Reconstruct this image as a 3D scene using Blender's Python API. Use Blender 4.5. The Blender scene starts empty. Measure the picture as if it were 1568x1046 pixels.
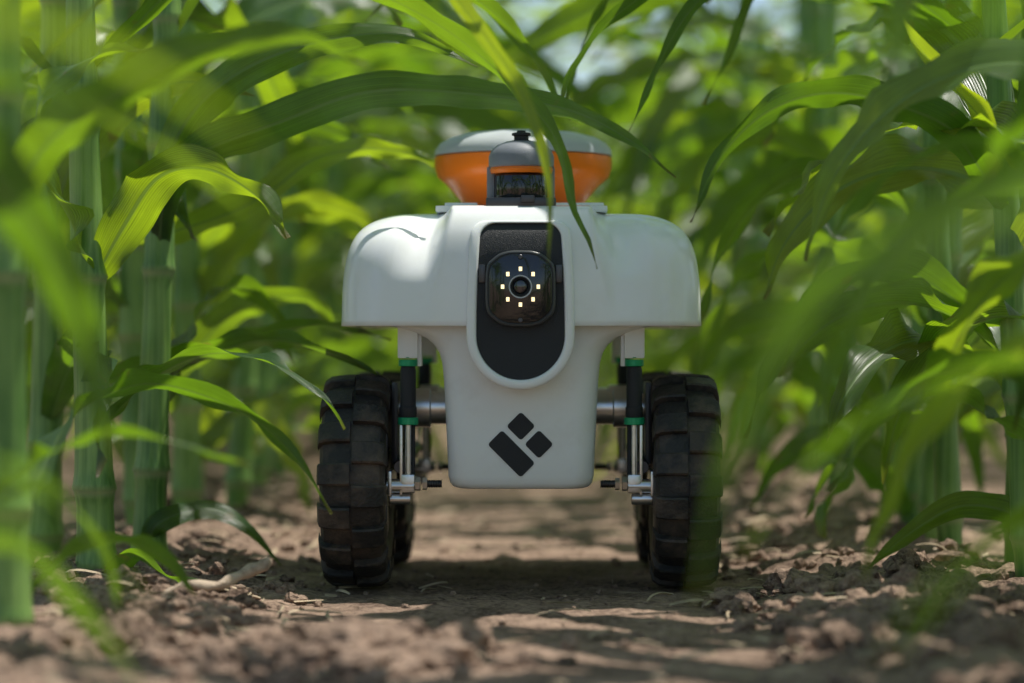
import bpy, bmesh, math, random
from mathutils import Vector, Matrix, noise
from math import sin, cos, pi, radians, sqrt

SC = bpy.context.scene
COL = SC.collection
rnd = random.Random(11)

# ------------------------------------------------------------------ helpers
def sstep(a, b, x):
    t = max(0.0, min(1.0, (x - a) / (b - a)))
    return t * t * (3 - 2 * t)

def catmull(pts, n):
    P = [Vector(p) for p in pts]
    P = [P[0] * 2 - P[1]] + P + [P[-1] * 2 - P[-2]]
    segs = len(P) - 3
    dens = []
    for i in range(segs):
        p0, p1, p2, p3 = P[i:i + 4]
        for k in range(12):
            t = k / 12
            dens.append(0.5 * ((2 * p1) + (p2 - p0) * t + (2 * p0 - 5 * p1 + 4 * p2 - p3) * t * t + (3 * p1 - p0 - 3 * p2 + p3) * t ** 3))
    dens.append(P[-2])
    L = [0]
    for i in range(1, len(dens)):
        L.append(L[-1] + (dens[i] - dens[i - 1]).length)
    out = []
    j = 0
    for k in range(n):
        s = L[-1] * k / (n - 1)
        while j < len(L) - 2 and L[j + 1] < s:
            j += 1
        f = (s - L[j]) / max(1e-9, L[j + 1] - L[j])
        out.append(dens[j].lerp(dens[j + 1], min(1, f)))
    return out, L[-1]

def make_obj(name, verts, faces, mats, parent=None, smooth=True, fmat=None, angle=None):
    me = bpy.data.meshes.new(name)
    me.from_pydata([tuple(v) for v in verts], [], faces)
    if not isinstance(mats, (list, tuple)):
        mats = [mats]
    for m in mats:
        me.materials.append(m)
    if fmat:
        me.polygons.foreach_set('material_index', fmat)
    if smooth:
        me.polygons.foreach_set('use_smooth', [True] * len(me.polygons))
    me.update()
    bm = bmesh.new(); bm.from_mesh(me)
    bmesh.ops.recalc_face_normals(bm, faces=bm.faces)
    if smooth and angle:
        for e in bm.edges:
            if len(e.link_faces) == 2 and e.calc_face_angle(0) > radians(angle):
                e.smooth = False
    bm.to_mesh(me); bm.free()
    ob = bpy.data.objects.new(name, me)
    COL.objects.link(ob)
    if parent:
        ob.parent = parent
    return ob

def loft(rings, cap0=True, cap1=True):
    n = len(rings[0]); v = []; f = []
    for r in rings: v += r
    for i in range(len(rings) - 1):
        for j in range(n):
            k = (j + 1) % n
            f.append((i * n + j, i * n + k, (i + 1) * n + k, (i + 1) * n + j))
    if cap0: f.append(tuple(range(n - 1, -1, -1)))
    if cap1: f.append(tuple(range((len(rings) - 1) * n, len(rings) * n)))
    return v, f

def join_parts(parts):
    V = []; F = []
    for v, f in parts:
        o = len(V); V += v
        F += [tuple(i + o for i in q) for q in f]
    return V, F

def cyl(p0, p1, prof, seg=32):
    """lathe about the axis p0->p1; prof = [(t 0..1, radius)]"""
    p0 = Vector(p0); p1 = Vector(p1); ax = (p1 - p0)
    a = ax.normalized()
    u = a.orthogonal().normalized(); w = a.cross(u)
    rings = []
    for t, r in prof:
        c = p0 + ax * t
        rings.append([c + (u * cos(2 * pi * k / seg) + w * sin(2 * pi * k / seg)) * r for k in range(seg)])
    return loft(rings)

def tube(p0, p1, r, seg=24, bev=0.0006):
    L = (Vector(p1) - Vector(p0)).length; b = min(.4, bev / L)
    return cyl(p0, p1, [(0, r - bev), (b, r), (1 - b, r), (1, r - bev)], seg)

def box(cx, cy, cz, sx, sy, sz, bev=0.001):
    bm = bmesh.new()
    bmesh.ops.create_cube(bm, size=1)
    for v in bm.verts:
        v.co = Vector((cx + v.co.x * sx, cy + v.co.y * sy, cz + v.co.z * sz))
    if bev > 0:
        bmesh.ops.bevel(bm, geom=bm.edges[:] + bm.verts[:], offset=bev, segments=2, affect='EDGES', profile=.7)
    bm.verts.index_update()
    v = [x.co.copy() for x in bm.verts]; f = [tuple(q.index for q in p.verts) for p in bm.faces]
    bm.free()
    return v, f

# ------------------------------------------------------------------ materials
def new_mat(name):
    m = bpy.data.materials.new(name); m.use_nodes = True
    nt = m.node_tree
    return m, nt, nt.nodes, nt.links, nt.nodes['Principled BSDF']

def simple(name, col, rough=.5, metal=0, bump=0, bscale=300, var=.0, coat=0, vscale=40, spec=.5):
    m, nt, N, L, B = new_mat(name)
    B.inputs['Base Color'].default_value = (*col, 1)
    B.inputs['Roughness'].default_value = rough
    B.inputs['Metallic'].default_value = metal
    B.inputs['Coat Weight'].default_value = coat
    B.inputs['Specular IOR Level'].default_value = spec
    tc = N.new('ShaderNodeTexCoord')
    if var > 0:
        no = N.new('ShaderNodeTexNoise'); no.inputs['Scale'].default_value = vscale; no.inputs['Detail'].default_value = 4
        L.new(tc.outputs['Object'], no.inputs['Vector'])
        mp = N.new('ShaderNodeMapRange'); mp.inputs['From Min'].default_value = .3; mp.inputs['From Max'].default_value = .75
        mp.inputs['To Min'].default_value = 1; mp.inputs['To Max'].default_value = 1 - var
        L.new(no.outputs['Fac'], mp.inputs['Value'])
        hs = N.new('ShaderNodeHueSaturation'); hs.inputs['Color'].default_value = (*col, 1)
        L.new(mp.outputs['Result'], hs.inputs['Value']); L.new(hs.outputs['Color'], B.inputs['Base Color'])
    if bump > 0:
        nb = N.new('ShaderNodeTexNoise'); nb.inputs['Scale'].default_value = bscale; nb.inputs['Detail'].default_value = 3
        L.new(tc.outputs['Object'], nb.inputs['Vector'])
        bp = N.new('ShaderNodeBump'); bp.inputs['Strength'].default_value = bump; bp.inputs['Distance'].default_value = .001
        L.new(nb.outputs['Fac'], bp.inputs['Height']); L.new(bp.outputs['Normal'], B.inputs['Normal'])
    return m

def dusty(name, col, dust, rough=.5, amt=.5, scale=35, bump=.3, bscale=400, metal=0, low=.45, high=.7):
    m, nt, N, L, B = new_mat(name)
    tc = N.new('ShaderNodeTexCoord')
    no = N.new('ShaderNodeTexNoise'); no.inputs['Scale'].default_value = scale; no.inputs['Detail'].default_value = 6; no.inputs['Roughness'].default_value = .65
    L.new(tc.outputs['Object'], no.inputs['Vector'])
    mr = N.new('ShaderNodeMapRange'); mr.inputs['From Min'].default_value = low; mr.inputs['From Max'].default_value = high; mr.inputs['To Max'].default_value = amt
    L.new(no.outputs['Fac'], mr.inputs['Value'])
    mx = N.new('ShaderNodeMix'); mx.data_type = 'RGBA'
    mx.inputs[6].default_value = (*col, 1); mx.inputs[7].default_value = (*dust, 1)
    L.new(mr.outputs['Result'], mx.inputs[0]); L.new(mx.outputs[2], B.inputs['Base Color'])
    B.inputs['Roughness'].default_value = rough; B.inputs['Metallic'].default_value = metal
    nb = N.new('ShaderNodeTexNoise'); nb.inputs['Scale'].default_value = bscale; nb.inputs['Detail'].default_value = 3
    L.new(tc.outputs['Object'], nb.inputs['Vector'])
    bp = N.new('ShaderNodeBump'); bp.inputs['Strength'].default_value = bump; bp.inputs['Distance'].default_value = .001
    L.new(nb.outputs['Fac'], bp.inputs['Height']); L.new(bp.outputs['Normal'], B.inputs['Normal'])
    return m

M_white = dusty('white_plastic', (.88, .905, .91), (.62, .58, .52), .16, .25, 22, .04, 600, low=.52, high=.85)
M_whiteb = dusty('white_plastic_body', (.86, .885, .89), (.52, .47, .40), .30, .35, 18, .05, 500, low=.5, high=.85)
M_black = simple('black_textured_plastic', (.014, .016, .021), .5, bump=.6, bscale=1500)
M_gloss = simple('black_gloss', (.010, .011, .013), .12, coat=.5)
M_glass = simple('lens_glass', (.004, .006, .012), .03, coat=1)
M_rubber = dusty('tyre_rubber', (.017, .016, .016), (.14, .10, .075), .55, .8, 32, 1.0, 380, low=.45, high=.72)
M_metal = simple('aluminium', (.78, .78, .78), .28, metal=1, bump=.1, bscale=400, var=.3)
M_steel = simple('dark_steel', (.10, .10, .11), .4, metal=1)
M_green = simple('green_anodised', (.01, .34, .15), .3, metal=.2)
M_orange = simple('orange_plastic', (.98, .22, .008), .30, var=.1)
M_grey = simple('grey_plastic', (.54, .58, .62), .4, var=.15, bump=.1)
M_greyd = simple('grey_cap', (.24, .26, .30), .5, var=.2, bump=.3, bscale=900)
M_led, _nt, _N, _L, _B = new_mat('led_lamp')
_B.inputs['Base Color'].default_value = (1, .8, .45, 1)
_B.inputs['Emission Color'].default_value = (1, .80, .45, 1)
_B.inputs['Emission Strength'].default_value = 1.6
M_bezel = simple('bezel', (.06, .065, .07), .3)

def leaf_material(name, base, trans, tmix):
    m, nt, N, L, B = new_mat(name)
    out = N['Material Output']
    uv = N.new('ShaderNodeUVMap'); uv.uv_map = 'UVMap'
    sp = N.new('ShaderNodeSeparateXYZ'); L.new(uv.outputs['UV'], sp.inputs[0])
    def mathn(op, x, y=0):
        q = N.new('ShaderNodeMath'); q.operation = op
        for i, z in enumerate((x, y)):
            if isinstance(z, (int, float)): q.inputs[i].default_value = z
            else: L.new(z, q.inputs[i])
        return q.outputs[0]
    ab = mathn('ABSOLUTE', mathn('SUBTRACT', sp.outputs['Y'], .5))
    rib = N.new('ShaderNodeMapRange'); rib.inputs['From Min'].default_value = .022; rib.inputs['From Max'].default_value = .05
    rib.inputs['To Min'].default_value = 1; rib.inputs['To Max'].default_value = 0
    L.new(ab, rib.inputs['Value'])
    sv = mathn('SINE', mathn('MULTIPLY', sp.outputs['Y'], 2 * pi * 22))
    at = N.new('ShaderNodeAttribute'); at.attribute_name = 'tint'
    cmb = N.new('ShaderNodeCombineXYZ')
    L.new(mathn('MULTIPLY', sp.outputs['X'], 5), cmb.inputs[0]); L.new(mathn('MULTIPLY', sp.outputs['Y'], 60), cmb.inputs[1])
    L.new(mathn('MULTIPLY', at.outputs['Fac'], 37), cmb.inputs[2])
    nz = N.new('ShaderNodeTexNoise'); nz.inputs['Scale'].default_value = 1; nz.inputs['Detail'].default_value = 1; L.new(cmb.outputs[0], nz.inputs['Vector'])
    tc = N.new('ShaderNodeTexCoord')
    n2 = N.new('ShaderNodeTexNoise'); n2.inputs['Scale'].default_value = 22; n2.inputs['Detail'].default_value = 3; L.new(tc.outputs['Object'], n2.inputs['Vector'])
    val = mathn('ADD', mathn('MULTIPLY', nz.outputs['Fac'], .7), mathn('MULTIPLY', n2.outputs['Fac'], .6))
    val = mathn('ADD', val, mathn('MULTIPLY', sv, .10))
    val = mathn('MULTIPLY', val, mathn('ADD', .85, mathn('MULTIPLY', at.outputs['Fac'], .7)))
    val = mathn('MULTIPLY', val, 1.2)
    def tinted(col):
        hs = N.new('ShaderNodeHueSaturation'); hs.inputs['Color'].default_value = (*col, 1)
        L.new(val, hs.inputs['Value'])
        L.new(mathn('SUBTRACT', .516, mathn('MULTIPLY', at.outputs['Fac'], .045)), hs.inputs['Hue'])
        return hs.outputs['Color']
    def mixc(f, c1, c2):
        mx = N.new('ShaderNodeMix'); mx.data_type = 'RGBA'
        L.new(f, mx.inputs[0])
        for i, c in ((6, c1), (7, c2)):
            if isinstance(c, tuple): mx.inputs[i].default_value = (*c, 1)
            else: L.new(c, mx.inputs[i])
        return mx.outputs[2]
    ribf = mathn('MULTIPLY', rib.outputs[0], .75)
    sp3 = N.new('ShaderNodeMapRange'); sp3.inputs['From Min'].default_value = .67; sp3.inputs['From Max'].default_value = .72; L.new(n2.outputs['Fac'], sp3.inputs['Value'])
    tip = N.new('ShaderNodeMapRange'); tip.inputs['From Min'].default_value = .95; tip.inputs['From Max'].default_value = 1.0; tip.inputs['To Max'].default_value = .6
    L.new(sp.outputs['X'], tip.inputs['Value'])
    dmg = mathn('MAXIMUM', mathn('MULTIPLY', sp3.outputs[0], .6), tip.outputs[0])
    cb = mixc(dmg, mixc(ribf, tinted(base), (.16, .25, .09)), (.22, .15, .05))
    ct = mixc(dmg, mixc(ribf, tinted(trans), (.20, .36, .05)), (.35, .25, .05))
    L.new(cb, B.inputs['Base Color'])
    B.inputs['Roughness'].default_value = .34
    B.inputs['Specular IOR Level'].default_value = .65
    tr = N.new('ShaderNodeBsdfTranslucent'); L.new(ct, tr.inputs['Color'])
    bh = mathn('ADD', mathn('MULTIPLY', sv, .35), mathn('ADD', mathn('MULTIPLY', rib.outputs[0], 1.5), mathn('MULTIPLY', nz.outputs['Fac'], 1.2)))
    bp = N.new('ShaderNodeBump'); bp.inputs['Strength'].default_value = .5; bp.inputs['Distance'].default_value = .0009
    L.new(bh, bp.inputs['Height']); L.new(bp.outputs['Normal'], B.inputs['Normal'])
    ms = N.new('ShaderNodeMixShader'); ms.inputs[0].default_value = tmix
    L.new(B.outputs[0], ms.inputs[1]); L.new(tr.outputs[0], ms.inputs[2]); L.new(ms.outputs[0], out.inputs['Surface'])
    return m

M_leaf = leaf_material('corn_leaf', (.030, .080, .024), (.56, .92, .022), .30)

def stalk_material():
    m, nt, N, L, B = new_mat('corn_stalk')
    tc = N.new('ShaderNodeTexCoord')
    mp = N.new('ShaderNodeMapping'); mp.inputs['Scale'].default_value = (260, 260, 5); L.new(tc.outputs['Object'], mp.inputs[0])
    no = N.new('ShaderNodeTexNoise'); no.inputs['Scale'].default_value = 1; no.inputs['Detail'].default_value = 3; L.new(mp.outputs[0], no.inputs['Vector'])
    n2 = N.new('ShaderNodeTexNoise'); n2.inputs['Scale'].default_value = 14; n2.inputs['Detail'].default_value = 3; L.new(tc.outputs['Object'], n2.inputs['Vector'])
    r1 = N.new('ShaderNodeValToRGB'); r1.color_ramp.elements[0].color = (.07, .19, .035, 1); r1.color_ramp.elements[1].color = (.34, .54, .15, 1)
    r1.color_ramp.elements[0].position = .34; r1.color_ramp.elements[1].position = .68
    ad = N.new('ShaderNodeMath'); ad.operation = 'ADD'; L.new(no.outputs['Fac'], ad.inputs[0]); L.new(n2.outputs['Fac'], ad.inputs[1])
    hf = N.new('ShaderNodeMath'); hf.operation = 'MULTIPLY'; hf.inputs[1].default_value = .5; L.new(ad.outputs[0], hf.inputs[0])
    L.new(hf.outputs[0], r1.inputs[0])
    at = N.new('ShaderNodeAttribute'); at.attribute_name = 'tint'
    mx = N.new('ShaderNodeMix'); mx.data_type = 'RGBA'; L.new(at.outputs['Fac'], mx.inputs[0]); L.new(r1.outputs[0], mx.inputs[6]); mx.inputs[7].default_value = (.36, .42, .20, 1)
    L.new(mx.outputs[2], B.inputs['Base Color'])
    B.inputs['Roughness'].default_value = .36
    bp = N.new('ShaderNodeBump'); bp.inputs['Strength'].default_value = .6; bp.inputs['Distance'].default_value = .0012
    L.new(no.outputs['Fac'], bp.inputs['Height']); L.new(bp.outputs['Normal'], B.inputs['Normal'])
    tr = N.new('ShaderNodeBsdfTranslucent'); tr.inputs[0].default_value = (.40, .65, .10, 1)
    ms = N.new('ShaderNodeMixShader'); ms.inputs[0].default_value = .10
    L.new(B.outputs[0], ms.inputs[1]); L.new(tr.outputs[0], ms.inputs[2]); L.new(ms.outputs[0], N['Material Output'].inputs['Surface'])
    return m
M_stalk = stalk_material()

def soil_material(name='soil', k=1.0):
    m, nt, N, L, B = new_mat(name)
    tc = N.new('ShaderNodeTexCoord')
    n1 = N.new('ShaderNodeTexNoise'); n1.inputs['Scale'].default_value = 11; n1.inputs['Detail'].default_value = 6; n1.inputs['Roughness'].default_value = .75
    n2 = N.new('ShaderNodeTexNoise'); n2.inputs['Scale'].default_value = 180; n2.inputs['Detail'].default_value = 5; n2.inputs['Roughness'].default_value = .75
    L.new(tc.outputs['Object'], n1.inputs['Vector']); L.new(tc.outputs['Object'], n2.inputs['Vector'])
    ad = N.new('ShaderNodeMath'); ad.operation = 'ADD'; L.new(n1.outputs['Fac'], ad.inputs[0]); L.new(n2.outputs['Fac'], ad.inputs[1])
    hf = N.new('ShaderNodeMath'); hf.operation = 'MULTIPLY'; hf.inputs[1].default_value = .5; L.new(ad.outputs[0], hf.inputs[0])
    r = N.new('ShaderNodeValToRGB')
    r.color_ramp.elements[0].position = .39; r.color_ramp.elements[0].color = (.072 * k, .046 * k, .034 * k, 1)
    r.color_ramp.elements[1].position = .63; r.color_ramp.elements[1].color = (.53 * k, .375 * k, .28 * k, 1)
    L.new(hf.outputs[0], r.inputs[0]); L.new(r.outputs[0], B.inputs['Base Color'])
    B.inputs['Roughness'].default_value = .92; B.inputs['Specular IOR Level'].default_value = .2
    bp = N.new('ShaderNodeBump'); bp.inputs['Strength'].default_value = .9; bp.inputs['Distance'].default_value = .004
    L.new(n2.outputs['Fac'], bp.inputs['Height']); L.new(bp.outputs['Normal'], B.inputs['Normal'])
    return m
M_soil = soil_material()
M_clod = soil_material('soil_clod', 1.05)
M_straw = simple('straw', (.58, .45, .30), .7, var=.6, vscale=60, bump=.4)
M_stick = dusty('dry_root', (.55, .43, .32), (.16, .11, .08), .8, .8, 60, .8, 500)

# ------------------------------------------------------------------ ground
def gh(x, y):
    p = abs(((x + .38 + .38) % .76) - .38)      # distance from a crop row, rows at +-0.38 + 0.76k
    ridge = 1 - sstep(.05, .22, p)
    rough = .35 + .65 * ridge
    z = .014 * ridge
    z += (noise.fractal(Vector((x * 9, y * 9, 1.3)), 1, 2, 4) ) * .007 * rough
    z += (noise.fractal(Vector((x * 38, y * 38, 5.3)), .9, 2, 4)) * .005 * rough
    r = 1 - abs(noise.noise(Vector((x * 24, y * 24, 9.1)))) * 2
    z += max(0, r - .35) * .014 * ridge
    return z

def axis(lo, hi, fine_lo, fine_hi, step, grow=1.18):
    a = []
    v = fine_lo
    while v <= fine_hi: a.append(v); v += step
    s = step; v = a[-1]
    while v < hi: s *= grow; v += s; a.append(v)
    s = step; v = a[0]; b = []
    while v > lo: s *= grow; v -= s; b.append(v)
    return b[::-1] + a
xs = axis(-120, 120, -.62, .62, .005)
ys = axis(-60, 200, -.75, 1.3, .0065, 1.06)
V = [(x, y, gh(x, y) if abs(x) < 12 else 0) for y in ys for x in xs]
nx = len(xs)
F = [(j * nx + i, j * nx + i + 1, (j + 1) * nx + i + 1, (j + 1) * nx + i) for j in range(len(ys) - 1) for i in range(nx - 1)]
make_obj('soil_ground', V, F, M_soil)

# clods
def ico(sub):
    bm = bmesh.new(); bmesh.ops.create_icosphere(bm, subdivisions=sub, radius=1)
    v = [x.co.copy() for x in bm.verts]; f = [tuple(q.index for q in p.verts) for p in bm.faces]; bm.free(); return v, f
I2 = ico(2); I3 = ico(3)
parts = []
def clod(x, y, s, base=I2, lift=.25):
    sd = Vector((rnd.uniform(0, 50), rnd.uniform(0, 50), rnd.uniform(0, 50)))
    sc = Vector((rnd.uniform(.7, 1.4), rnd.uniform(.7, 1.3), rnd.uniform(.5, .9)))
    rot = Matrix.Rotation(rnd.uniform(0, 6.28), 3, 'Z')
    vv = []
    for v in base[0]:
        k = 1 + .55 * noise.noise(v * 1.1 + sd) + .32 * noise.noise(v * 2.7 + sd)
        if base is I3: k += .16 * noise.noise(v * 7 + sd)
        q = rot @ Vector((v.x * sc.x * k, v.y * sc.y * k, v.z * sc.z * k)) * s
        vv.append(q + Vector((x, y, gh(x, y) + s * lift)))
    parts.append((vv, base[1]))
for i in range(2600):
    y = rnd.uniform(-.75, 2.6)
    if rnd.random() < .75:
        x = rnd.choice((-1, 1)) * rnd.gauss(.34, .09)
    else:
        x = rnd.uniform(-.3, .3)
    s = rnd.uniform(.001, .0045) if abs(x) < .2 else rnd.choice((rnd.uniform(.0015, .006), rnd.uniform(.003, .010)))
    clod(x, y, s)
for i in range(30):     # heap of lumps, left foreground
    clod(rnd.gauss(-.115, .038), rnd.gauss(-.43, .035), rnd.uniform(.011, .024), I3, .38)
for i in range(140):
    clod(rnd.gauss(-.12, .06), rnd.gauss(-.40, .06), rnd.uniform(.003, .010), I3, .3)
for i in range(100):
    clod(rnd.gauss(.29, .06), rnd.gauss(-.26, .14), rnd.uniform(.005, .016), I3)
for i in range(70):
    clod(rnd.gauss(-.28, .05), rnd.gauss(-.22, .14), rnd.uniform(.005, .015), I3)
V, F = join_parts(parts)
make_obj('soil_clods', V, F, M_clod, smooth=False)

# dry residue
parts = []
for i in range(900):
    y = rnd.uniform(-.7, 2.0)
    x = rnd.choice((-1, 1)) * rnd.gauss(.30, .10) if rnd.random() < .8 else rnd.uniform(-.25, .25)
    Ln = rnd.uniform(.010, .045); w = rnd.uniform(.0005, .0030); a = rnd.uniform(0, pi)
    d = Vector((cos(a), sin(a), rnd.uniform(-.12, .15))); sd = Vector((-sin(a), cos(a), rnd.uniform(-.5, .5))) * w
    c = Vector((x, y, gh(x, y) + .003)); b = Vector((rnd.uniform(-.2, .2), rnd.uniform(-.2, .2), rnd.uniform(0, .12))) * Ln
    vv = []; ff = []
    for k in range(6):
        t = k / 5
        p = c + d * Ln * (t - .5) + b * (1 - (2 * t - 1) ** 2)
        ww = sd * (1 - .6 * abs(2 * t - 1))
        vv += [p - ww, p + Vector((0, 0, w * .5)), p + ww]
        if k:
            o = 3 * k
            ff += [(o - 3, o - 2, o + 1, o), (o - 2, o - 1, o + 2, o + 1)]
    parts.append((vv, ff))
V, F = join_parts(parts)
make_obj('crop_residue', V, F, M_straw)

# old root / stick lying left of the track
pts, _ = catmull([(-.285, -.16, .018), (-.266, -.14, .027), (-.245, -.13, .024), (-.222, -.11, .033), (-.20, -.10, .042)], 26)
rings = []
for i, p in enumerate(pts):
    t = i / 25
    r = (.0030 + .0028 * t) * (1 + .5 * noise.noise(Vector((t * 9, 0, 0)))) * (.35 if i in (0, 25) else 1)
    rings.append([p + Vector((-.35 * cos(a) * r, .9 * cos(a) * r * (1 + .5 * noise.noise(Vector((t * 7, a, 2)))), sin(a) * r * (1 + .4 * noise.noise(Vector((t * 12, a, 7)))))) for a in [2 * pi * k / 12 for k in range(12)]])
V, F = loft(rings)
make_obj('dry_stick', V, F, M_stick)

# ------------------------------------------------------------------ corn plants
NS = (-1, -.72, -.4, -.1, 0, .1, .4, .72, 1)
NSL = (-1, -.5, 0, .5, 1)
class Plant:
    def __init__(s, low=False):
        s.v = []; s.f = []; s.uv = []; s.t = []; s.m = []; s.low = low
    def leaf(s, pts, W, tw=(0, 0), fold=.45, ruf=.10, k=None, tint=None, n=34, taper=.25):
        if s.low: n = 20
        ns = NSL if s.low else NS
        C, Ln = catmull(pts, n)
        if k is None: k = Ln / .075
        if tint is None: tint = rnd.random()
        ph = (rnd.uniform(0, 6.28), rnd.uniform(0, 6.28)); kk = (k * rnd.uniform(.8, 1.1), k * rnd.uniform(.9, 1.25))
        T = [(C[min(i + 1, n - 1)] - C[max(i - 1, 0)]).normalized() for i in range(n)]
        S = T[0].cross(Vector((0, 0, 1)))
        if S.length < .05: S = Vector((0, 1, 0))
        S.normalize()
        o = len(s.v); nc = len(ns)
        sd = rnd.uniform(0, 90)
        for i in range(n):
            t = i / (n - 1)
            S = (S - T[i] * S.dot(T[i])).normalized()
            a = radians(tw[0] + (tw[1] - tw[0]) * t + 16 * noise.noise(Vector((t * Ln * 12, sd, 0))))
            Nn = S.cross(T[i])
            S2 = S * cos(a) + Nn * sin(a); N2 = S2.cross(T[i])
            w = W * .5 * (.55 + .45 * sstep(0, .28, t)) * (1 if t < taper else max(.0, 1 - ((t - taper) / (1 - taper)) ** 1.9))
            w = max(w, .0004)
            fd = fold * (1 - .45 * t) + .5 * (1 - sstep(0, .12, t))
            for u in ns:
                q = abs(u)
                side = 0 if u < 0 else 1
                am = .5 + 1.0 * abs(noise.noise(Vector((t * Ln * 9, sd, 3 + side * 5)))) * 2
                rf = ruf * (q ** 2) * am * sin(kk[side] * 2 * pi * t + ph[side] + 2 * noise.noise(Vector((t * 5, sd, 9)))) * sstep(.03, .2, t) * (1 - .5 * t)
                p = C[i] + S2 * (u * w * cos(fd * q)) + N2 * (w * q * sin(fd * .8) * (1 - .35 * q) + W * rf)
                s.v.append(p); s.uv.append((t, (u + 1) / 2)); s.t.append(tint)
        for i in range(n - 1):
            for j in range(nc - 1):
                a = o + i * nc + j
                s.f.append((a, a + 1, a + 1 + nc, a + nc)); s.m.append(0)
    def stalk(s, x, y, H, r, lean=(0, 0), nodes=None, z0=-.03, gap=.10):
        o = len(s.v); seg = 10 if s.low else 20
        if nodes is None:
            nodes = []; z = .05
            while z < H: nodes.append(z); z += gap + .05 * rnd.random()
        zs = set([z0, H])
        for nz in nodes:
            for d in (-.012, -.006, -.002, 0, .003, .008, .02, .05): zs.add(nz + d)
        zs = sorted(z for z in zs if z0 <= z <= H)
        ell = rnd.uniform(0, pi)
        for z in zs:
            rr = r * (1 - .45 * z / max(H, 1.1)); mk = 0
            for nz in nodes:
                d = z - nz
                if abs(d) < .0125: rr *= 1 + .15 * (1 - abs(d) / .0125); mk = max(mk, .8 * (1 - abs(d) / .006))
                if 0 < d < .1: rr *= 1 + .14 * (1 - d / .1)
            for k in range(seg):
                a = 2 * pi * k / seg
                e = 1 + .07 * cos(2 * (a - ell))
                s.v.append(Vector((x + lean[0] * z + rr * e * cos(a), y + lean[1] * z + rr * e * sin(a), z)))
                s.uv.append((k / seg, z)); s.t.append(max(0, mk))
        for i in range(len(zs) - 1):
            for k in range(seg):
                b = (k + 1) % seg
                s.f.append((o + i * seg + k, o + i * seg + b, o + (i + 1) * seg + b, o + (i + 1) * seg + k)); s.m.append(1)
        return nodes
    def build(s, name, parent=None, link=True):
        me = bpy.data.meshes.new(name)
        me.from_pydata([tuple(v) for v in s.v], [], s.f)
        me.materials.append(M_leaf); me.materials.append(M_stalk)
        me.polygons.foreach_set('material_index', s.m)
        me.polygons.foreach_set('use_smooth', [True] * len(s.f))
        ul = me.uv_layers.new(name='UVMap')
        li = [0] * len(me.loops); me.loops.foreach_get('vertex_index', li)
        flat = []
        for i in li: flat += s.uv[i]
        ul.data.foreach_set('uv', flat)
        at = me.attributes.new('tint', 'FLOAT', 'POINT'); at.data.foreach_set('value', s.t)
        me.update()
        if not link: return me
        ob = bpy.data.objects.new(name, me); COL.objects.link(ob)
        if parent: ob.parent = parent
        return ob

def arc_points(x, y, z, az, L, e0, e1, bend, n=7):
    p = Vector((x, y, z)); out = [p.copy()]
    for i in range(n):
        t = (i + .5) / n
        e = radians(e0 + (e1 - e0) * (t ** .85)); a = az + bend * t
        p = p + Vector((cos(a) * cos(e), sin(a) * cos(e), sin(e))) * (L / n)
        if p.z < .012: p.z = .012 + .004 * rnd.random()
        out.append(p.copy())
    return out

def blocked(pts):
    for p in pts:
        x, y, z = p
        if y < -.9 and abs(x) < .255 and z < 2: return True
        if y < -.15 and abs(x) < .225 and z < .58: return True
        if y < .75 and abs(x) < .225 and z < .50: return True
        if y < 1.6 and abs(x) < .10 and z < .47: return True
    return False

def grow(P, x, y, H, r, test=True, dens=1.0, lowest=.08, lean=None, nodes=None, gap=.10, arch=False):
    lean = lean or (rnd.uniform(-.03, .03), rnd.uniform(-.04, .04))
    nodes = P.stalk(x, y, H, r, lean, nodes, gap=gap)
    side = rnd.choice((0, 1)); plane = rnd.gauss(0, .5)
    zz = [q for q in nodes if q > lowest]
    for i, z in enumerate(zz):
        f = z / H
        up = arch and f > .55
        if rnd.random() > (dens if not up else .78): side ^= 1; continue
        L = (.34 + .30 * sin(pi * min(1, f * .85 + .18))) * rnd.uniform(.8, 1.2)
        if up: L = rnd.uniform(.45, .72)
        inward = up and rnd.random() < .68
        for attempt in range(6):
            az = plane + side * pi + rnd.gauss(0, .45)
            if inward: az = (0 if x < 0 else pi) + rnd.gauss(0, .55)
            e0 = rnd.uniform(50, 74); e1 = rnd.uniform(-85, -45) if f < .6 else rnd.uniform(-50, 10)
            if up: e0 = rnd.uniform(25, 55); e1 = rnd.uniform(-50, -10)
            pts = arc_points(x + lean[0] * z, y + lean[1] * z, z + .01, az, L, e0, e1, rnd.gauss(0, .35))
            if not test or not blocked(pts): 
                P.leaf(pts, rnd.uniform(.048, .076) * (.75 + .35 * sin(pi * f)), (rnd.gauss(0, 20), rnd.gauss(0, 35 if up else 65)), fold=rnd.uniform(.35, .75), ruf=rnd.uniform(.10, .24))
                break
            L *= .88
        side ^= 1

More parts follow.
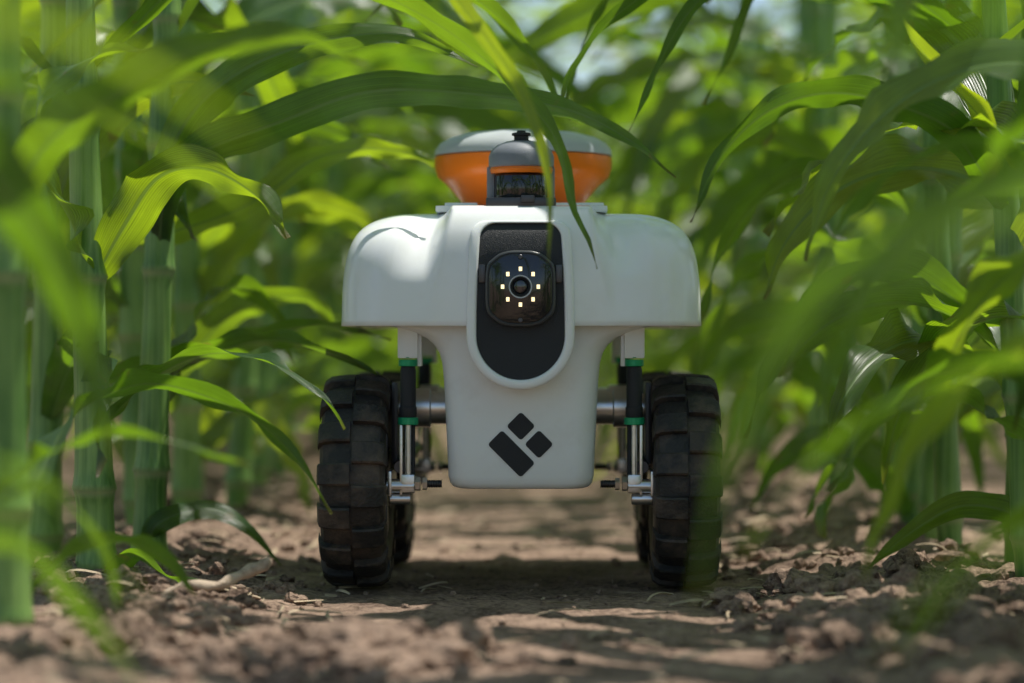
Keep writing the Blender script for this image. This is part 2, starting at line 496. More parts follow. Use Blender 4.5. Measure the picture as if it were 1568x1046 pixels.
near = {}
def base(key, x, y, r, H=.72, lean=(0, 0), nodes=None):
    near[key] = dict(x=x, y=y, r=r, H=H, P=Plant(), lean=lean, nodes=nodes)
base('L0', -.363, -.37, .0150, .74, (-.01, .0), [.02, .10, .27, .40, .52, .64, .72]); base('L1', -.465, .30, .0175, 1.0, (.02, 0), [.03, .12, .29, .43, .56, .68, .8, .92])
base('L2', -.373, .07, .0168, .95, (-.03, .0), [.02, .09, .28, .42, .55, .67, .78, .88])
base('L3', -.345, .19, .0150, 1.0, (.03, .02), [.02, .10, .29, .41, .53, .65, .77, .9]); base('L4', -.40, .52, .0155, 1.0, (-.03, 0)); base('L5', -.375, .70, .015, 1.0)
yy = .88; i = 6
while yy < 3.2:
    base('L%d' % i, -.38 + rnd.uniform(-.05, .05), yy, rnd.uniform(.011, .015), .98 + .06 * yy, (rnd.uniform(-.07, .07), 0)); yy += rnd.uniform(.11, .21); i += 1
for yy in (-.62, -.86, -1.08, -1.30, -1.52):
    base('L%d' % i, -.385 + rnd.uniform(-.02, .02), yy, .013, .66); i += 1
i = 0; yy = -1.5
while yy < 3.2:
    base('R%d' % i, .455 + rnd.uniform(-.03, .05), yy, rnd.uniform(.012, .0145), .68 if yy < -.6 else (1.0 if yy < 2.2 else .86), (rnd.uniform(-.07, .07), 0)); yy += rnd.uniform(.12, .20); i += 1

for k, b in near.items():
    front = b['y'] < -.95
    grow(b['P'], b['x'], b['y'], b['H'] * (1 if b['nodes'] else rnd.uniform(.93, 1.07)), b['r'], True, .5 if front else .95, lowest=.35 if (k in ('L0', 'L2', 'L3')) else .03, lean=b['lean'], nodes=b['nodes'], gap=.078, arch=b['y'] > -.5)

def hero(pts, W, tw=(0, 0), fold=.4, ruf=.08, tint=None, taper=.3, side=None):
    p0 = Vector(pts[0])
    best = min((b for kk, b in near.items() if side is None or kk[0] == side), key=lambda b: (b['x'] - p0.x) ** 2 + (b['y'] - p0.y) ** 2)
    q = [(best['x'] + best['lean'][0] * p0.z, best['y'] + best['lean'][1] * p0.z, p0.z)] + [tuple(p) for p in pts[1:]]
    best['P'].leaf(q, W, tw, fold + .15, ruf * 2.3, tint=tint, taper=taper, n=52)

# --- leaves of the left row seen sharply around the robot
hero([(-.37, .10, .46), (-.27, .03, .555), (-.15, -.03, .535), (-.05, -.06, .485), (.031, -.075, .405), (.050, -.075, .345), (.072, -.08, .286)], .036, (15, 70), .3, .05, .2)
hero([(-.36, -.30, .40), (-.22, -.28, .56), (-.10, -.265, .545), (-.03, -.265, .470), (.012, -.265, .405), (.028, -.265, .345), (.028, -.262, .285)], .026, (15, 80), .35, .05, 1.0)
hero([(-.349, .19, .29), (-.325, .16, .36), (-.29, .11, .395), (-.212, .10, .425), (-.134, .10, .452), (-.05, .10, .452), (.046, .08, .436), (.106, .05, .404), (.145, .03, .370)], .042, (20, 40), .35, .06, .1)
hero([(-.375, .30, .30), (-.30, .30, .345), (-.243, .30, .372), (-.191, .30, .408), (-.12, .30, .415), (-.051, .27, .388)], .042, (35, 60), .4, .10, .8)
hero([(-.37, .10, .14), (-.326, .08, .190), (-.266, .04, .214), (-.206, .0, .204), (-.165, -.03, .178), (-.143, -.04, .150)], .040, (25, 40), .4, .06, .1)
hero([(-.363, -.37, .07), (-.355, -.20, .155), (-.325, -.12, .184), (-.285, -.10, .188), (-.219, -.10, .163), (-.176, -.10, .123), (-.149, -.10, .082)], .046, (30, 60), .4, .06, .0)
hero([(-.37, -.50, .07), (-.335, -.46, .135), (-.285, -.455, .158), (-.230, -.455, .155), (-.18, -.46, .139)], .045, (35, 60), .4, .08, .1)
hero([(-.349, .19, .17), (-.30, .22, .215), (-.224, .26, .236), (-.172, .27, .240), (-.118, .26, .226)], .034, (20, 40), .4, .05, .0)
hero([(-.37, .30, .17), (-.29, .20, .213), (-.225, .15, .226), (-.16, .13, .212), (-.11, .12, .185)], .040, (20, 45), .4, .05, .1)
hero([(-.373, .07, .0), (-.345, .03, .026), (-.326, .0, .038), (-.295, -.03, .022), (-.262, -.05, .020)], .022, (10, 70), .4, .12, .1)
hero([(-.373, .15, .01), (-.335, .17, .052), (-.289, .2, .066), (-.25, .2, .046), (-.220, .2, .012)], .024, (10, 40), .4, .06, .2)
hero([(-.373, .07, .27), (-.345, .05, .33), (-.31, .02, .37), (-.265, .0, .375), (-.22, -.02, .35), (-.19, -.03, .315)], .048, (45, 75), .4, .10, .7)
hero([(-.465, .30, .28), (-.44, .27, .38), (-.38, .22, .45), (-.31, .18, .47), (-.24, .16, .455)], .052, (30, 65), .4, .10, .9)
hero([(-.373, .07, .28), (-.39, .03, .33), (-.41, -.02, .38), (-.40, -.06, .43), (-.36, -.08, .46), (-.30, -.1, .47)], .052, (50, 80), .4, .12, .5)
hero([(-.349, .19, .30), (-.33, .16, .37), (-.30, .13, .43), (-.25, .10, .47), (-.18, .08, .495), (-.10, .06, .50), (-.03, .05, .47)], .042, (20, 50), .4, .08, .3)
hero([(-.363, -.37, .30), (-.33, -.42, .36), (-.272, -.455, .395), (-.218, -.455, .425), (-.150, -.455, .435), (-.10, -.45, .415)], .040, (20, 30), .4, .08, .3)
hero([(-.40, .52, .12), (-.35, .5, .20), (-.29, .48, .26), (-.22, .46, .27), (-.17, .45, .23)], .045, (30, 60), .4, .1, .5)
hero([(-.375, .70, .22), (-.32, .7, .33), (-.25, .7, .38), (-.18, .7, .37), (-.13, .7, .32)], .05, (30, 60), .4, .1, .9)
hero([(-.40, .52, .30), (-.34, .5, .41), (-.27, .5, .46), (-.19, .5, .45), (-.13, .5, .41)], .05, (30, 60), .4, .1, .2)
hero([(-.349, .19, .10), (-.33, .25, .19), (-.31, .3, .25), (-.28, .33, .28), (-.245, .35, .26), (-.22, .35, .20)], .045, (30, 60), .4, .1, .2)
hero([(-.35, .20, .50), (-.25, .2, .60), (-.12, .2, .595), (-.02, .2, .54), (.03, .2, .48), (.055, .2, .435)], .040, (10, 50), .4, .06, .3)
hero([(-.363, -.37, .02), (-.335, -.33, .06), (-.30, -.30, .075), (-.265, -.28, .06), (-.24, -.27, .03)], .034, (20, 50), .4, .08, .2)
# --- close, out of focus on the left
hero([(-.385, -1.08, .24), (-.31, -1.15, .335), (-.235, -1.2, .345), (-.185, -1.217, .320), (-.155, -1.217, .276), (-.138, -1.217, .224)], .020, (10, 30), .3, .03, .0)
hero([(-.385, -.86, .26), (-.32, -.85, .34), (-.274, -.84, .360), (-.239, -.84, .356), (-.187, -.84, .328), (-.134, -.84, .290)], .026, (10, 25), .3, .04, .5)
hero([(-.385, -.86, .02), (-.32, -.84, .10), (-.274, -.84, .116), (-.246, -.84, .097), (-.215, -.84, .065), (-.197, -.84, .035)], .034, (30, 50), .3, .05, .1)
hero([(-.385, -.86, .28), (-.28, -.82, .41), (-.17, -.84, .445), (-.08, -.84, .415), (-.03, -.84, .388), (.020, -.84, .366)], .034, (10, 30), .3, .04, .5)
hero([(-.385, -.62, .05), (-.34, -.58, .11), (-.30, -.57, .13), (-.27, -.57, .10), (-.25, -.57, .05)], .040, (30, 50), .3, .05, .2)
hero([(-.385, -1.30, .22), (-.30, -1.32, .30), (-.22, -1.33, .325), (-.17, -1.33, .315), (-.135, -1.33, .29)], .022, (5, 20), .3, .03, .1)
hero([(-.385, -1.08, .04), (-.30, -1.05, .14), (-.245, -1.05, .17), (-.20, -1.05, .15), (-.165, -1.05, .105)], .028, (20, 40), .3, .03, .1)
hero([(-.385, -1.52, .06), (-.27, -1.45, .165), (-.20, -1.41, .185), (-.157, -1.41, .172), (-.137, -1.41, .150), (-.118, -1.41, .120)], .024, (10, 30), .3, .03, .1)
hero([(-.385, -1.30, .24), (-.28, -1.30, .33), (-.20, -1.30, .340), (-.14, -1.30, .325), (-.105, -1.30, .305), (-.08, -1.30, .280)], .022, (10, 30), .3, .03, .6)
# --- right row
hero([(.43, .0, .33), (.39, -.05, .385), (.355, -.075, .412), (.278, -.075, .434), (.218, -.075, .420), (.174, -.075, .378), (.150, -.08, .325)], .038, (-15, -40), .35, .07, .0)
hero([(.43, .15, .46), (.36, .13, .55), (.26, .12, .60), (.19, .117, .555), (.154, .117, .515), (.13, .117, .467), (.106, .11, .415)], .030, (-20, -60), .35, .05, .0)
hero([(.43, .15, .44), (.34, .15, .55), (.23, .13, .585), (.14, .117, .553), (.085, .117, .515), (.058, .117, .480), (.043, .115, .435)], .038, (-20, -60), .35, .05, .0)
hero([(.43, .4, .5), (.36, .35, .62), (.29, .3, .64), (.245, .3, .58), (.215, .3, .51), (.19, .3, .46)], .032, (-20, -70), .35, .05, .2)
hero([(.43, -.10, .30), (.425, -.09, .36), (.395, -.08, .41), (.36, -.08, .45), (.33, -.08, .49), (.32, -.08, .54)], .045, (-40, -60), .4, .06, 1.0)
hero([(.43, .10, .03), (.46, .1, .065), (.41, .1, .075), (.36, .1, .048), (.318, .09, .014)], .030, (-20, -40), .4, .06, .2)
hero([(.43, .30, .10), (.41, .3, .15), (.36, .3, .145), (.32, .3, .10), (.29, .3, .05)], .038, (-20, -40), .4, .08, .2)
hero([(.43, .10, .20), (.39, .08, .27), (.33, .06, .29), (.27, .05, .26), (.23, .04, .20), (.205, .03, .14)], .042, (-20, -50), .4, .08, .1)
hero([(.43, .45, .22), (.38, .45, .30), (.31, .45, .33), (.25, .45, .30), (.21, .45, .24), (.19, .45, .17)], .045, (-20, -50), .4, .08, .3)
hero([(.43, .30, .30), (.37, .28, .37), (.30, .27, .39), (.24, .26, .36), (.20, .26, .30), (.185, .26, .24)], .045, (-20, -50), .4, .08, .2)
hero([(.43, .60, .10), (.37, .6, .20), (.31, .6, .25), (.25, .6, .24), (.205, .6, .19), (.18, .6, .12)], .050, (-20, -50), .4, .08, .4)
hero([(.43, .80, .35), (.37, .8, .44), (.30, .8, .47), (.23, .8, .44), (.18, .8, .37), (.155, .8, .29)], .050, (-20, -50), .4, .08, .6)
hero([(.43, -.28, .12), (.39, -.3, .19), (.33, -.31, .205), (.27, -.32, .17), (.235, -.32, .11)], .040, (-20, -50), .4, .08, .0)
hero([(.43, -.1, .10), (.40, -.1, .16), (.35, -.1, .18), (.30, -.1, .15), (.265, -.1, .10)], .042, (-20, -50), .4, .08, .2)
hero([(.43, .35, .52), (.32, .3, .62), (.18, .25, .62), (.10, .25, .565), (.065, .25, .50), (.05, .25, .445)], .036, (-15, -50), .4, .06, .1)
hero([(.43, .55, .02), (.39, .55, .09), (.34, .55, .12), (.29, .55, .09), (.26, .55, .04)], .042, (-15, -50), .4, .08, .1)
hero([(.43, .95, .06), (.38, .95, .17), (.32, .95, .21), (.26, .95, .17), (.22, .95, .10)], .050, (-15, -50), .4, .08, .2)
# close, out of focus on the right
hero([(.43, -1.0, .22), (.32, -1.02, .31), (.233, -1.03, .300), (.185, -1.03, .277), (.140, -1.03, .245), (.112, -1.03, .200), (.094, -1.03, .154), (.084, -1.03, .105)], .032, (-5, -50), .3, .05, .0, taper=.6, side='R')
hero([(.43, -.85, .12), (.34, -.84, .21), (.274, -.84, .212), (.2155, -.84, .198), (.163, -.84, .163), (.122, -.84, .110)], .034, (-5, -30), .3, .05, .1, side='R')
hero([(.43, -.65, .06), (.36, -.65, .13), (.314, -.65, .118), (.266, -.65, .078), (.238, -.65, .030)], .030, (-20, -40), .3, .05, .5, side='R')
hero([(.43, -1.05, .16), (.32, -1.03, .255), (.235, -1.03, .258), (.18, -1.03, .243), (.14, -1.03, .238), (.115, -1.03, .222)], .028, (0, -15), .3, .05, .0, side='R')
hero([(.43, -1.4, .22), (.30, -1.4, .325), (.20, -1.41, .335), (.145, -1.41, .326), (.10, -1.41, .314), (.07, -1.41, .296)], .024, (-10, -25), .3, .03, .0, side='R')
hero([(.43, -1.4, .18), (.30, -1.38, .275), (.21, -1.36, .290), (.16, -1.36, .27), (.12, -1.36, .235), (.095, -1.36, .19)], .026, (0, -25), .3, .03, .0, side='R')
hero([(.455, -1.5, .18), (.28, -1.53, .268), (.18, -1.55, .270), (.128, -1.55, .257), (.100, -1.55, .250), (.076, -1.55, .2385), (.058, -1.55, .222)], .020, (10, 25), .3, .03, .0, side='R')
hero([(.455, -1.3, .04), (.30, -1.3, .14), (.22, -1.3, .17), (.165, -1.3, .15), (.13, -1.3, .11), (.115, -1.3, .06)], .026, (0, -25), .3, .03, .2, side='R')
hero([(.455, -1.3, .10), (.33, -1.3, .22), (.25, -1.3, .24), (.18, -1.3, .225), (.13, -1.3, .19), (.105, -1.3, .14)], .026, (10, -15), .3, .03, .1, side='R')
hero([(.43, -.65, .22), (.36, -.62, .31), (.30, -.62, .32), (.24, -.62, .28), (.205, -.62, .22), (.185, -.62, .15)], .040, (-10, -40), .3, .06, .1, side='R')
hero([(.43, -.45, .25), (.37, -.45, .34), (.31, -.45, .36), (.25, -.45, .33), (.21, -.45, .27), (.19, -.45, .20)], .040, (-10, -40), .3, .06, .0, side='R')

for k, b in near.items():
    b['P'].build('corn_plant')

# --- the rest of the field: shared plant meshes
protos = []
for i in range(6):
    P = Plant(True); grow(P, 0, 0, rnd.uniform(1.1, 1.35), rnd.uniform(.011, .014), False, .95, gap=.065, lowest=.03)
    protos.append(P.build('corn_plant_mesh', link=False))
field = bpy.data.objects.new('corn_field', None); COL.objects.link(field)
def inst(x, y, sc=1):
    ob = bpy.data.objects.new('field_plant', rnd.choice(protos)); COL.objects.link(ob)
    ob.parent = field
    ob.location = (x + rnd.uniform(-.05, .05), y, 0)
    ob.rotation_euler = (rnd.uniform(-.07, .07), rnd.uniform(-.07, .07), rnd.choice((0, pi)) + rnd.gauss(0, .5))
    s = rnd.uniform(.85, 1.15) * sc; ob.scale = (s, s, s)
for sx in (-1, 1):
    y = 3.3
    while y < 16:
        sc = .95 + .03 * (y - 3)
        if sx > 0: sc = .66 if y < 7 else .78
        inst(sx * (.40 if sx < 0 else .42), y, sc); y += rnd.uniform(.14, .20)
    for row, y0, y1, st in ((1.14, -.4, 14, .20), (1.90, 1.5, 14, .30), (2.66, 4, 14, .45)):
        y = y0
        while y < y1: inst(sx * row, y, .66 if y < 2 else .98); y += st * rnd.uniform(.85, 1.15)

# ------------------------------------------------------------------ robot
robot = bpy.data.objects.new('agricultural_robot', None); COL.objects.link(robot)

LV = [(.238, 0, 0), (.243, .0003, 0), (.27, .001, .002), (.29, .003, .005), (.305, .006, .010), (.317, .011, .018), (.326, .018, .030), (.333, .028, .045), (.338, .042, .062), (.3405, .06, .085), (.3415, .08, .11)]
def iy(z):
    for a, b in zip(LV, LV[1:]):
        if z <= b[0]:
            return a[2] + (b[2] - a[2]) * max(0, (z - a[0]) / (b[0] - a[0]))
    return LV[-1][2]
def Fy(z): return .38 * (iy(z - .003) * .6 + iy(z + .001) * .4) - .0030

def rrect(hx, y0, y1, r, nf=72, ns=20, na=12):
    pts = []
    cor = [((-hx + r), (y0 + r), pi, 1.5 * pi), ((hx - r), (y0 + r), 1.5 * pi, 2 * pi), ((hx - r), (y1 - r), 0, .5 * pi), ((-hx + r), (y1 - r), .5 * pi, pi)]
    nseg = [nf, ns, nf, ns]
    for c in range(4):
        cx, cy, a0, a1 = cor[c]
        for k in range(na + 1):
            a = a0 + (a1 - a0) * k / na
            pts.append((cx + r * cos(a), cy + r * sin(a)))
        nx_ = cor[(c + 1) % 4]
        p = pts[-1]; q = (nx_[0] + r * cos(nx_[2]), nx_[1] + r * sin(nx_[2]))
        for k in range(1, nseg[c]):
            t = k / nseg[c]
            pts.append((p[0] + (q[0] - p[0]) * t, p[1] + (q[1] - p[1]) * t))
    return pts

lv, _ = catmull(LV, 44)
rings = []
RH = .161; RY1 = .40
def shell_ring(z, ix, iyy, zz=None):
    pts = rrect(RH - ix, iyy, RY1 - iyy, max(.012, .045 - ix * .3), nf=110)
    out = []
    for x, y in pts:
        ax = abs(x) - .20 * max(0, .335 - z)
        g = 1 - sstep(.060, .069, ax)
        if y < .2:
            vall = sstep(.066, .076, ax) * (1 - sstep(.080, .112, ax))
            y2 = y - .62 * iyy * g + .016 * vall * sstep(.275, .325, z) - .002 * (1 - (x / RH) ** 2)
        else: y2 = y
        y2 += .010 * (abs(x) / RH) ** 3 if y < .2 else 0
        out.append(Vector((x, y2, z + .0035 * g * sstep(.30, .34, z))))
    return out
rings.append([p + Vector((0, 0, .006)) for p in shell_ring(.238, .004, .004)])
rings.append(shell_ring(.238, .003, .003))
rings.append(shell_ring(.2375, .0012, .0012))
for p in lv: rings.append(shell_ring(p.x, p.y, p.z))
V, F = loft(rings)
make_obj('shell_cover', V, F, M_white, robot)

rings = []
for z, hx, ins in [(.0935, .050, .012), (.0938, .056, .006), (.0955, .0605, .003), (.099, .063, .001), (.105, .0645, 0), (.13, .0655, 0), (.16, .067, 0), (.19, .0685, 0), (.205, .070, 0), (.214, .0725, 0), (.221, .077, 0), (.227, .084, 0), (.232, .094, 0), (.236, .108, 0), (.2385, .125, 0), (.2445, .126, 0)]:
    rings.append([Vector((x, y, z)) for x, y in rrect(hx, .022 + ins, .36 - ins, .018, 20, 20, 8)])
V, F = loft(rings)
make_obj('body_tub', V, F, M_whiteb, robot, angle=50)

def outline(off):
    pts = []
    R = .0385 + off
    for k in range(33):
        a = pi + pi * k / 32
        pts.append((R * cos(a), .229 + R * sin(a)))
    hw = .0355 + off; top = .3275 + off * .3; r = .014
    for k in range(1, 9):
        t = k / 9
        pts.append((R + (hw - R) * t ** 2, .229 + (top - r - .229) * t))
    for k in range(9):
        a = .5 * pi * k / 8
        pts.append((hw - r + r * cos(a), top - r + r * sin(a)))
    for k in range(1, 8):
        t = k / 8; pts.append((hw - r - 2 * (hw - r) * t, top))
    for k in range(9):
        a = .5 * pi + .5 * pi * k / 8
        pts.append((-hw + r + r * cos(a), top - r + r * sin(a)))
    for k in range(1, 9):
        t = 1 - k / 9
        pts.append((-(R + (hw - R) * t ** 2), .229 + (top - r - .229) * t))
    return pts
def ringy(off, dy, yabs=None):
    return [Vector((x, (Fy(z) + dy) if yabs is None else max(yabs, Fy(z) + .006), z)) for x, z in outline(off)]
V, F = loft([ringy(.0085, 0, .03), ringy(.0085, -.0035), ringy(.0078, -.0048), ringy(.0062, -.0055), ringy(.0022, -.0055), ringy(.0008, -.0050), ringy(0, -.0036), ringy(0, .004)], False, False)
make_obj('window_collar', V, F, M_white, robot)
ol = outline(-.0003); rings = []
for q in range(22):
    s = 1 - q / 22 * .98
    r_ = []
    for x, z in ol:
        x2 = x * s; z2 = .262 + (z - .262) * s
        r_.append(Vector((x2, Fy(z2) - .0026 + .004 * (1 - s) * (1 - sstep(.22, .27, z2)), z2)))
    rings.append(r_)
V, F = loft(rings, False, True)
make_obj('window_panel', V, F, M_black, robot)

def octo(hw, hz, c, zc=.2700, grow_=0):
    P_ = []
    hw += grow_; hz += grow_
    raw = [(-hw, -hz * .62), (-hw * .62, -hz * .92), (-.3 * hw, -hz), (.3 * hw, -hz), (hw * .62, -hz * .92), (hw, -hz * .62), (hw, hz * .62), (hw * .62, hz * .92), (.3 * hw, hz), (-.3 * hw, hz), (-hw * .62, hz * .92), (-hw, hz * .62)]
    n = len(raw)
    for i in range(n):
        a = Vector(raw[i - 1]); b = Vector(raw[i]); d = Vector(raw[(i + 1) % n])
        for t in (0, .25, .5, .75, 1):
            p0 = b + (a - b) * c; p1 = b + (d - b) * c
            q = p0.lerp(b, t).lerp(b.lerp(p1, t), t)
            P_.append(q)
    return [(q.x, zc + q.y) for q in P_]
def platering(y, g): return [Vector((x, y, z)) for x, z in octo(.0285, .0310, .3, grow_=g)]
V, F = loft([platering(.004, .002), platering(-.0105, .002), platering(-.0115, .0014), platering(-.0118, .0002), platering(-.0112, -.0004)], False, True)
make_obj('camera_housing', V, F, M_bezel, robot, angle=50)
V, F = loft([platering(-.0108, -.001), platering(-.0122, -.0012), platering(-.0126, -.002)], False, True)
make_obj('camera_plate', V, F, M_gloss, robot, angle=50)
lz = .2715
parts = [cyl((0, -.0125, lz), (0, -.0175, lz), [(0, .0098), (.9, .0098), (1, .0092), (1.0, .0080), (.6, .0072), (.5, .0066)], 40)]
V, F = join_parts(parts); make_obj('lens_barrel', V, F, M_black, robot, angle=40)
V, F = cyl((0, -.0150, lz), (0, -.0162, lz), [(0, .0064), (.4, .0063), (.7, .0045), (.9, .0025), (1, .0005)], 32)
make_obj('lens', V, F, M_glass, robot)
# open ring: a thin annulus round the barrel
def annulus(y0, y1, r0, r1, zc, seg=40):
    rr = [(y0, r1), (y1, r1), (y1, r0), (y0, r0)]
    return loft([[Vector((r * cos(2 * pi * k / seg), y, zc + r * sin(2 * pi * k / seg))) for k in range(seg)] for y, r in rr], False, False)
V, F = annulus(-.0168, -.0178, .0090, .0101, lz)
make_obj('lens_ring', V, F, M_grey, robot, angle=40)
parts = []
for k in range(8):
    a = k * pi / 4
    v, f = box(0, 0, 0, .0028, .001, .0036, .0003)
    v = [Vector((p.x * 1.0 + .0155 * sin(a), p.y - .0129, p.z + lz + .0155 * cos(a))) for p in v]
    parts.append((v, f))
V, F = join_parts(parts); make_obj('led_ring', V, F, M_led, robot)
parts = [tube((0, -.012, .2975), (0, -.0142, .2975), .0020, 16, .0004), tube((0, -.012, .2425), (0, -.0142, .2425), .0020, 16, .0004)]
parts += [box(s * .0335, -.0035, .283, .006, .008, .016, .002) for s in (-1, 1)]
V, F = join_parts(parts); make_obj('housing_screws', V, F, M_steel, robot, angle=40)

def rbar(cx, cz, la, lb, ang, y, th, r=.0028):
    out = []
    for c, (sx, sz) in enumerate(((1, 1), (-1, 1), (-1, -1), (1, -1))):
        for k in range(7):
            a = c * pi / 2 + .5 * pi * k / 6
            out.append(((la - r) * sx + r * cos(a), (lb - r) * sz + r * sin(a)))
    rot = [(x * cos(ang) - z * sin(ang) + cx, x * sin(ang) + z * cos(ang) + cz) for x, z in out]
    return loft([[Vector((x, y, z)) for x, z in rot], [Vector((x, y - th, z)) for x, z in rot]])
px = .00058; ez = .1335
parts = [rbar(0, ez + 27.5 * px, 15.5 * px, 15.5 * px, pi / 4, .0222, .0010),
         rbar(27.5 * px, ez, 15.5 * px, 15.5 * px, pi / 4, .0222, .0010),
         rbar(-14.5 * px, ez - 14.5 * px, 35.5 * px, 15.5 * px, -pi / 4, .0222, .0010)]
V, F = join_parts(parts); make_obj('emblem', V, F, M_black, robot, smooth=False)

V, F = join_parts([box(0, .17, .3435, .155, .20, .006, .002), box(-.055, .10, .347, .03, .03, .006, .002), box(.05, .12, .347, .05, .05, .007, .002)])
make_obj('top_deck', V, F, M_white, robot, angle=40)
V, F = join_parts([box(0, .055, .3475, .062, .05, .008, .002), box(.006, .05, .3500, .012, .052, .006, .001)])
make_obj('sensor_foot', V, F, M_steel, robot, angle=40)
c = (.0, .065)
V, F = join_parts([cyl((c[0], c[1], .348), (c[0], c[1], .374), [(0, .023), (.05, .024), (.95, .024), (1, .023)], 48)])
make_obj('lidar_drum', V, F, M_gloss, robot, angle=40)
V, F = cyl((c[0], c[1], .3742), (c[0], c[1], .380), [(0, .020), (.05, .0272), (.6, .0285), (1, .0275)], 48)
make_obj('lidar_orange_band', V, F, M_orange, robot, angle=40)
parts = [cyl((c[0], c[1], .3798), (c[0], c[1], .405), [(0, .0275), (.05, .0293), (.4, .0293), (.62, .027), (.8, .022), (.93, .014), (1, .004)], 48)]
parts += [box(-.0275, .078, .364, .007, .03, .034, .002), box(.0275, .078, .364, .005, .03, .034, .002)]
V, F = join_parts(parts); make_obj('lidar_cap', V, F, M_greyd, robot, angle=40)
V, F = join_parts([cyl((0, .06, .401), (0, .06, .411), [(0, .0085), (.3, .0085), (.35, .0065), (.7, .0065), (.75, .0085), (.95, .0085), (1, .007)], 24), tube((0, .06, .4095), (0, .06, .413), .004, 16)])
make_obj('cap_knob', V, F, M_black, robot, angle=40)
c = (.0, .235)
V, F = cyl((c[0], c[1], .350), (c[0], c[1], .402), [(0, .048), (.12, .058), (.30, .066), (.40, .070), (.50, .075), (.62, .0825), (.80, .0855), (.98, .0855), (1, .084)], 72)
make_obj('antenna_base', V, F, M_orange, robot, angle=40)
V, F = cyl((c[0], c[1], .4022), (c[0], c[1], .427), [(0, .083), (.02, .0857), (.25, .0850), (.5, .080), (.72, .070), (.88, .055), (.97, .035), (1, .008)], 72)
make_obj('antenna_dome', V, F, M_grey, robot, angle=40)
V, F = cyl((c[0], c[1], .3405), (c[0], c[1], .3515), [(0, .05), (1, .044)], 40)
make_obj('antenna_mount', V, F, M_greyd, robot, angle=40)

def wheel(name, x, y, sgn):
    R = .0905; hw = .029; seg = 96
    prof = [(-hw * .80, .052), (-hw * .95, .060), (-hw, .070), (-hw * .98, .080), (-hw * .86, .087), (-hw * .6, .0900), (0, .0910), (hw * .6, .0900), (hw * .86, .087), (hw * .98, .080), (hw, .070), (hw * .95, .060), (hw * .80, .052)]
    rings = []
    for k in range(seg):
        a = 2 * pi * k / seg
        rings.append([Vector((px_, r * cos(a), r * sin(a))) for px_, r in prof])
    n = len(prof); V = [p for r in rings for p in r]; F = []
    for k in range(seg):
        k2 = (k + 1) % seg
        for j in range(n - 1):
            F.append((k * n + j, k * n + j + 1, k2 * n + j + 1, k2 * n + j))
    parts = [(V, F)]
    NL = 15
    for k in range(NL):
        for s in (-1, 1):
            a = 2 * pi * (k + (.5 if s > 0 else 0)) / NL
            da = .112
            sec = [(.001, .0905, .0972), (.010, .0900, .0970), (.0225, .0880, .0957), (.0285, .083, .0915), (.0305, .076, .083)]
            v = []; f = []
            for (xx, r0, r1) in sec:
                for (rr, aa) in ((r0 - .003, -da), (r1 - .0012, -da * .94), (r1, -da * .78), (r1, da * .78), (r1 - .0012, da * .94), (r0 - .003, da)):
                    v.append(Vector((s * xx, rr * cos(a + aa), rr * sin(a + aa))))
            for q in range(len(sec) - 1):
                for w in range(5):
                    f.append((q * 6 + w, q * 6 + w + 1, q * 6 + 7 + w, q * 6 + 6 + w))
            f.append(tuple(range(6))); f.append(tuple(range(24, 30)))
            parts.append((v, f))
    V, F = join_parts(parts)
    t = make_obj(name, V, F, M_rubber, robot, angle=35); t.location = (x, y, .0975)
    parts = [cyl((-.024, 0, 0), (.024, 0, 0), [(0, .050), (.06, .054), (.15, .054), (.2, .047), (.8, .047), (.85, .054), (.94, .054), (1, .050)], 48),
             cyl((-.027, 0, 0), (.027, 0, 0), [(0, .012), (.08, .014), (.3, .015), (.7, .015), (.92, .014), (1, .012)], 32)]
    for k in range(6):
        a = 2 * pi * k / 6
        for s in (-1, 1):
            v, f = box(s * .0250, 0, .030, .004, .012, .034, .001)
            m = Matrix.Rotation(a, 3, 'X'); parts.append(([m @ p for p in v], f))
    V, F = join_parts(parts)
    h = make_obj(name + '_rim', V, F, M_steel, robot, angle=35); h.location = (x, y, .0975)
wheel('wheel_front_left', -.149, .098, -1); wheel('wheel_front_right', .147, .098, 1)
wheel('wheel_rear_left', -.143, .325, -1); wheel('wheel_rear_right', .143, .325, 1)
bpy.data.objects['wheel_front_left'].rotation_euler = (.1, 0, 0)
bpy.data.objects['wheel_rear_right'].rotation_euler = (.2, 0, 0)

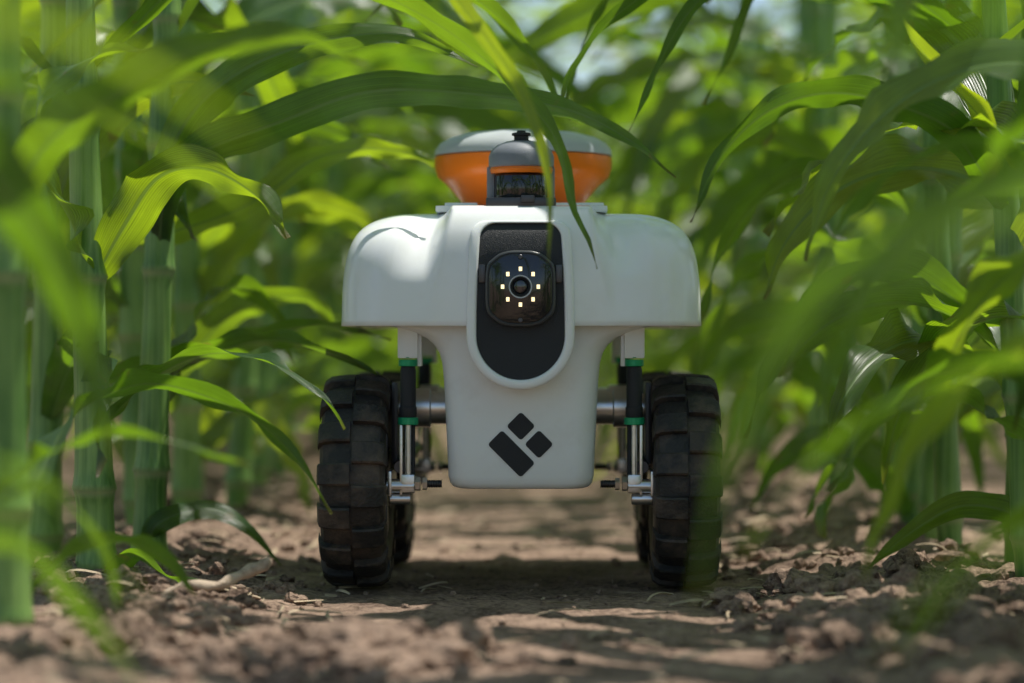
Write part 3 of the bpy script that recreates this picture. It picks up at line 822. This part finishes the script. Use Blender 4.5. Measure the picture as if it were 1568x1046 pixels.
white = []; blk = []; grn = []; slv = []; stl = []
for s in (-1, 1):
    x = s * .1005; y = .042
    for yo in (0, .30):
        Y = y + yo
        white += [box(x, Y + .004, .226, .018, .022, .034, .002), box(x - s * .010, Y + .010, .217, .004, .02, .03, .001)]
        grn += [tube((x, Y, .202), (x, Y, .208), .0085), tube((x, Y, .150), (x, Y, .1565), .0092)]
        for k in range(5): grn.append(tube((x, Y, .2095 + k * .0016), (x, Y, .2103 + k * .0016), .0070, 20, .0002))
        blk += [cyl((x, Y, .156), (x, Y, .203), [(0, .0070), (.04, .0078), (.2, .0078), (.22, .0070), (.9, .0070), (1, .006)], 28)]
        slv += [tube((x, Y, .104), (x, Y, .151), .0030, 20), box(x + s * .006, Y, .119, .0025, .010, .062, .001)]
        blk += [tube((x - s * .004, Y + .004, .103), (x - s * .004, Y + .004, .150), .0022, 16)]
        slv += [box(x, Y, .098, .012, .012, .016, .002), tube((s * .120, Y + .0, .0955), (x - s * .006, Y, .0955), .0062, 24), tube((s * .117, Y + .002, .084), (s * .098, Y + .002, .084), .0050, 24)]
        slv += [box(s * .1165, Y + .03, .098, .0035, .075, .022, .0015)]
        v, f = cyl((x - s * .006, Y, .0975), (x - s * .011, Y, .0975), [(0, .006), (.1, .0065), (.9, .0065), (1, .006)], 6); slv.append((v, f))
        v, f = cyl((x - s * .013, Y, .0975), (x - s * .017, Y, .0975), [(0, .0056), (1, .0056)], 6); slv.append((v, f))
        stl += [cyl((x - s * .017, Y, .0975), (x - s * .030, Y, .0975), [(q / 12, .0030 if q % 2 else .0036) for q in range(13)], 16)]
    for Y in (.12, .31):
        slv += [cyl((s * .060, Y, .163), (s * .118, Y, .163), [(0, .015), (.4, .015), (.42, .018), (.75, .018), (.77, .013), (1, .013)], 36)]
        stl += [box(s * .1150, Y - .01, .150, .006, .05, .075, .003)]
    stl += [tube((s * .108, .05, .112), (s * .108, .33, .118), .006, 20)]
for nm, pr, mt in (('shock_brackets', white, M_whiteb), ('shock_bodies', blk, M_black), ('shock_rings', grn, M_green), ('suspension_links', slv, M_metal), ('axle_bolts', stl, M_steel)):
    V, F = join_parts(pr); make_obj(nm, V, F, mt, robot, angle=35)

robot.location = (.0075, 0, 0.001)
robot.rotation_euler = (0, 0, radians(-.8))

# ------------------------------------------------------------------ light
w = bpy.data.worlds.new('World'); SC.world = w; w.use_nodes = True
nt = w.node_tree
sky = nt.nodes.new('ShaderNodeTexSky'); sky.sky_type = 'NISHITA'; sky.sun_disc = False
toward = Vector((.30, .13, 1.0)).normalized()
elev = math.asin(toward.z); az = math.atan2(toward.x, toward.y)
sky.sun_elevation = elev; sky.sun_rotation = az
bg = nt.nodes['Background']; bg.inputs['Strength'].default_value = .15
nt.links.new(sky.outputs[0], bg.inputs[0])
sd = bpy.data.lights.new('sun', 'SUN'); sd.energy = 5; sd.angle = radians(.5); sd.color = (1, .95, .87)
so = bpy.data.objects.new('sun', sd); COL.objects.link(so)
so.rotation_euler = toward.to_track_quat('Z', 'Y').to_euler()

cam = bpy.data.cameras.new('camera'); co = bpy.data.objects.new('camera', cam); COL.objects.link(co)
co.location = (0, -2.17, .225); co.rotation_euler = (pi / 2, 0, 0)
cam.lens = 87.5; cam.sensor_width = 36; cam.clip_start = .05; cam.clip_end = 500
cam.dof.use_dof = True; cam.dof.focus_distance = 2.18; cam.dof.aperture_fstop = 2.6
SC.camera = co
SC.view_settings.view_transform = 'Standard'; SC.view_settings.look = 'None'; SC.view_settings.exposure = 0
